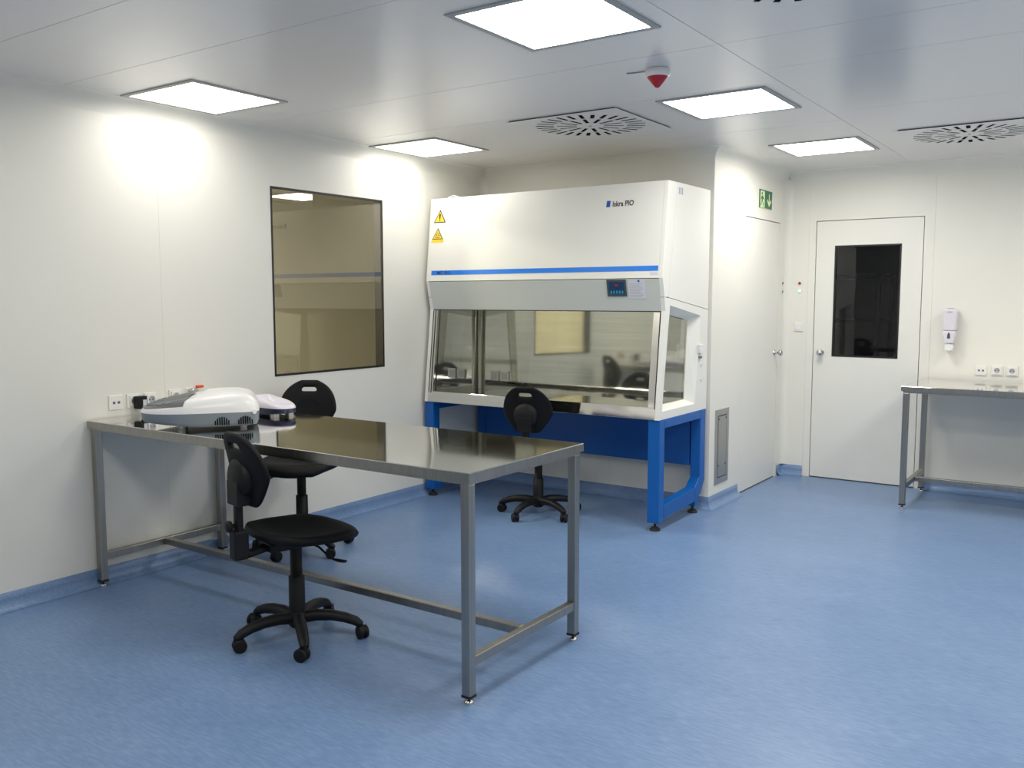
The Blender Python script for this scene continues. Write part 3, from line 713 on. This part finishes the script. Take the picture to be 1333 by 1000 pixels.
socket((0.418, 0.976), fL, 'power', 'white power socket on left wall, just behind the instrument nose', gL)
socket((0.576, 0.980), fL, 'power', 'white power socket on left wall hidden behind the instrument, just its top edge showing', gL)
socket((0.686, 0.982), fL, 'power', 'white power socket on left wall with grey and orange plug', gL)
socket((3.586, 0.982), fF, 'data', 'white data socket above the right bench, leftmost of three', gR)
socket((3.696, 0.985), fF, 'power', 'white power socket above the right bench, middle of three', gR)
socket((3.798, 0.985), fF, 'power', 'white power socket above the right bench, rightmost of three', gR)
ad = empty('power_adapter', (0.020, 0.335, 0.93))
MB().box(0.0195, 0.062, 0.302, 0.362, 0.935, 1.005).build('housing', 'plastic', ad, bevel=0.005)
MB().box(0.0622, 0.0632, 0.335, 0.356, 0.948, 0.985).build('rating_label', 'paper', ad)
MB().tube([(0.045, 0.335, 0.937), (0.05, 0.336, 0.922), (0.06, 0.345, 0.910), (0.10, 0.36, 0.906), (0.20, 0.40, 0.906), (0.34, 0.42, 0.906)], 0.0045, 8).build('cable', 'plastic', ad)
tag(ad, 'black plug-in power adapter on the left wall socket, cable dropping to the bench', 'adapter')
pg = empty('plug', (0.02, 0.686, 1.0))
MB().lathe([(0.020, 0.0), (0.023, 0.012), (0.024, 0.032), (0.015, 0.040)], (0.0205, 0.672, 1.000), 16, 'x').build('plug_body', 'alu', pg)
MB().box(0.0205, 0.045, 0.702, 0.745, 1.018, 1.034).build('switch', 'orange', pg, bevel=0.004)
tag(pg, 'grey round plug with an orange switch on the left wall behind the instrument', 'plug')

# ------------------------------------------------------------------ ceiling lamps
def lamp(cx, cy, label):
    root = empty('ceiling_lamp', (cx, cy, HC)); o, i = 0.302, 0.272
    outer = [(cx-o, cy-o), (cx+o, cy-o), (cx+o, cy+o), (cx-o, cy+o)]; inner = [(cx-i, cy-i), (cx+i, cy-i), (cx+i, cy+i), (cx-i, cy+i)]
    plate_with_holes(outer, [inner], lambda u, w, d: (u, w, HC-d), 0.0005, 0.006).build('frame', 'lampframe', root)
    MB().quad(*[(u, w, HC-0.003) for u, w in inner]).build('diffuser', 'wall_diffuser' if cx < 1 else 'diffuser', root)
    tag(root, label, 'lamp', 'square ceiling lamps')
lamp(0.412, 0.545, 'glowing square ceiling lamp above the left wall over the instrument')
lamp(2.648, 0.470, 'glowing square ceiling lamp at the top edge, the largest in view')
lamp(0.372, 2.442, 'glowing square ceiling lamp near the wall window')
lamp(2.648, 2.280, 'glowing square ceiling lamp between the red beacon and the emergency door')
lamp(2.680, 4.010, 'glowing square ceiling lamp in front of the two doors')
for x, y, t in ((4.95, 0.47, 'level with the large lamp'), (4.95, 2.28, 'level with the red beacon'), (4.95, 4.01, 'over the right bench'), (4.95, -1.35, 'beside the camera'), (2.648, -1.35, 'nearest the long bench'), (0.412, -1.35, 'by the left wall')):
    lamp(x, y, 'glowing square ceiling lamp outside the picture, ' + t)

# ------------------------------------------------------------------ swirl air diffusers
def air_vent(cx, cy, label):
    root = empty('air_vent', (cx, cy, HC)); o = 0.372
    holes = []
    def slot(a, r0, r1, w):
        c, s_ = math.cos(a), math.sin(a)
        holes.append([(cx+r0*c-w*-s_, cy+r0*s_-w*c), (cx+r1*c-w*-s_, cy+r1*s_-w*c), (cx+r1*c+w*-s_, cy+r1*s_+w*c), (cx+r0*c+w*-s_, cy+r0*s_+w*c)])
    for k in range(28): slot(2*PI*(k+0.5)/28, 0.225, 0.335, 0.0125)
    for k in range(14): slot(2*PI*(k+0.25)/14, 0.085, 0.205, 0.0115)
    outer = [(cx-o, cy-o), (cx+o, cy-o), (cx+o, cy+o), (cx-o, cy+o)]
    plate_with_holes(outer, holes, lambda u, w, d: (u, w, HC-d), 0.0065, 0.008).build('face_plate', 'ceil', root)
    e = o-0.012
    MB().box(cx-e, cx+e, cy-e, cy+e, HC-0.0063, HC-0.0005).build('plenum', 'hole', root)  # shallow black slab behind the slots, painted in place of their shaded depth
    MB().lathe([(0.012, -0.008), (0.012, -0.010), (0.0, -0.011)], (cx, cy, HC), 12).build('screw', 'chrome', root)
    tag(root, label, 'air vent', 'swirl air vents')
air_vent(1.730, 2.352, 'square ceiling air vent with radial slots above the safety cabinet')
air_vent(3.600, 4.000, 'square ceiling air vent with radial slots above the right bench')
air_vent(3.600, 0.440, 'ceiling air vent cut off by the top edge of the picture')

# ------------------------------------------------------------------ red beacon on the ceiling
bc = empty('fire_beacon', (2.655, 1.36, HC))
c0 = (2.655, 1.36, HC)
MB().lathe([(0.050, -0.0005), (0.056, -0.010), (0.058, -0.030), (0.050, -0.038)], c0, 28).build('housing', 'wplastic', bc)
MB().lathe([(0.049, -0.038), (0.045, -0.045), (0.012, -0.083), (0.004, -0.087), (0.0, -0.087)], c0, 28).build('red_lens', 'red', bc)
MB().tube([(2.61, 1.365, HC-0.004), (2.57, 1.36, HC-0.004), (2.53, 1.36, HC-0.003), (2.50, 1.35, HC-0.003)], 0.003, 6).build('cable', 'alu', bc)
tag(bc, 'round white ceiling beacon with a red cone lens', 'beacon')

# ------------------------------------------------------------------ emergency exit sign
ex = empty('exit_sign', (XP, 4.65, 2.255)); E0, E1, F0, F1 = 4.500, 4.800, 2.257, 2.404
fS = lambda u, w, d: (XP+d, u, w)
def flat(poly, name, m, parent, d0, d1, fn=fS): return MB().prism(poly, fn, d0, d1).build(name, m, parent)
def rc(a, b, c, d): return [(a, c), (b, c), (b, d), (a, d)]
flat(rc(E0, E1, F0, F1), 'sign_plate', 'sgreen', ex, 0.0006, 0.004)
flat(rc(E0+0.022, E0+0.122, F0+0.008, F1-0.010), 'doorway', 'spale', ex, 0.004, 0.0046)
flat(rc(E0, E1, F0, F0+0.004), 'sign_edge', 'spale', ex, 0.004, 0.0046)
flat([(E0+0.058+0.012*math.cos(k*PI/6), F1-0.030+0.012*math.sin(k*PI/6)) for k in range(12)], 'runner_head', 'sgreen', ex, 0.0046, 0.0052)
for poly in ([(0.050, 0.100), (0.080, 0.100), (0.074, 0.056), (0.050, 0.060)], [(0.074, 0.098), (0.102, 0.078), (0.098, 0.068), (0.072, 0.084)],
             [(0.052, 0.098), (0.030, 0.076), (0.036, 0.068), (0.056, 0.084)], [(0.050, 0.062), (0.062, 0.062), (0.040, 0.020), (0.026, 0.022)],
             [(0.060, 0.062), (0.074, 0.058), (0.096, 0.040), (0.088, 0.014), (0.078, 0.016), (0.080, 0.036)]):
    flat([(E0+u, F0+w) for u, w in poly], 'runner_limb', 'sgreen', ex, 0.0046, 0.0052)
flat([(E0+0.222, F1-0.022), (E0+0.222, F0+0.060), (E0+0.184, F0+0.082), (E0+0.184, F0+0.062), (E0+0.230, F0+0.022), (E0+0.276, F0+0.062), (E0+0.276, F0+0.082), (E0+0.238, F0+0.060), (E0+0.238, F1-0.022)],
     'arrow', 'spale', ex, 0.004, 0.0046)
tag(ex, 'green emergency exit sign with running figure and downward arrow', 'sign')

# ------------------------------------------------------------------ soap dispenser
sd_ = empty('soap_dispenser', (3.366, Y2, 1.12)); sx, sy = 3.362, Y2
def rr(x0, x1, z0, z1, r_, n=5, taper=0.0):
    out = []
    for cx, cz, a0 in ((x1-r_, z1-r_, 0), (x0+r_, z1-r_, PI/2), (x0+r_+taper, z0+r_, PI), (x1-r_-taper, z0+r_, 3*PI/2)):
        out += [(cx+r_*math.cos(a0+PI/2*k/n), cz+r_*math.sin(a0+PI/2*k/n)) for k in range(n+1)]
    return out
MB().prism(rr(sx-0.052, sx+0.052, 1.285, 1.455, 0.022, taper=0.004), fF, 0.002, 0.098).build('tank', 'lplastic', sd_, bevel=0.012, bseg=3)
cv = MB().prism(rr(sx-0.049, sx+0.049, 1.188, 1.284, 0.016, taper=0.012), fF, 0.002, 0.106).build('front_cover', 'lplastic', sd_, bevel=0.010, bseg=3)
MB().prism([(sx-0.011, 1.226), (sx+0.011, 1.226), (sx+0.011, 1.250), (sx+0.006, 1.268), (sx, 1.275), (sx-0.006, 1.268), (sx-0.011, 1.250)], fF, 0.1055, 0.1068).build('level_window', 'bezel', cv)
MB().prism(rr(sx-0.032, sx+0.032, 1.126, 1.186, 0.024), fF, 0.020, 0.095).build('push_nozzle', 'wplastic', sd_, bevel=0.010, bseg=3)
MB().box(sx-0.022, sx+0.022, Y2-0.072, Y2-0.03, 1.455, 1.461).build('lock_tab', 'alu', sd_)
MB().prism(rr(sx-0.018, sx+0.018, 1.426, 1.436, 0.004), fF, 0.0978, 0.0986).build('printed_mark', 'print', sd_)
tag(sd_, 'pale lilac wall soap dispenser beside the glazed door', 'dispenser')

# ------------------------------------------------------------------ stainless return-air grille low on the side wall
rg = empty('return_grille', (XP, 3.81, 0.157)); G0, G1, H0, H1 = 3.680, 3.944, 0.157, 0.717
plate_with_holes(rc(G0, G1, H0, H1), [rc(G0+0.045, G1-0.045, H0+0.045, H1-0.045)], fS, 0.0006, 0.006).build('frame', 'alu', rg)
plate_with_holes(rc(G0+0.045, G1-0.045, H0+0.045, H1-0.045), [rc(G0+0.053, G1-0.053, H0+0.053, H1-0.053)], fS, 0.0006, 0.002).build('joint', 'gasket', rg)
MB().prism(rc(G0+0.053, G1-0.053, H0+0.053, H1-0.053), fS, 0.0006, 0.0075).build('cover', 'alu', rg)
for u, w in ((G0+0.065, H1-0.07), (G1-0.065, H1-0.07), (G0+0.065, H0+0.14), (G1-0.065, H0+0.14)):
    MB().lathe([(0.008, 0.0075), (0.008, 0.010), (0.004, 0.011)], (XP, u, w), 10, 'x').build('screw', 'dgplastic', rg)
tag(rg, 'tall stainless return air grille low on the wall beside the blue stand', 'grille')

# ------------------------------------------------------------------ indicator lamps and light switch at the doors
def indicator(c, ax, sgn, lens, label):
    root = empty('indicator_light', c)
    MB().lathe([(0.016, 0.0), (0.016, sgn*0.004), (0.013, sgn*0.005)], c, 18, ax).build('rim', 'socket', root)
    MB().lathe([(0.0125, sgn*0.004), (0.011, sgn*0.010), (0.006, sgn*0.013), (0.0, sgn*0.014)], c, 18, ax).build('lens', lens, root)
    tag(root, label, 'indicator', 'door indicator lights')
indicator((2.166, Y2-0.0005, 1.668), 'y', -1, 'lens_r', 'small unlit red indicator light left of the glazed door')
indicator((2.166, Y2-0.0005, 1.600), 'y', -1, 'lens_g', 'small lit green indicator light left of the glazed door')
indicator((XP+0.0005, 5.120, 1.668), 'x', 1, 'dgplastic', 'upper dark indicator light beside the emergency door edge')
indicator((XP+0.0005, 5.120, 1.596), 'x', 1, 'gplastic', 'lower grey indicator light beside the emergency door edge')
sw = empty('light_switch', (2.169, Y2, 1.255))
MB().prism(rc(2.129, 2.209, 1.255, 1.335), fF, 0.0005, 0.009).build('face_plate', 'socket', sw, bevel=0.003)
MB().prism(rc(2.142, 2.196, 1.268, 1.322), fF, 0.009, 0.013).build('rocker', 'wplastic', sw, bevel=0.002)
tag(sw, 'white square light switch between the two doors', 'switch')
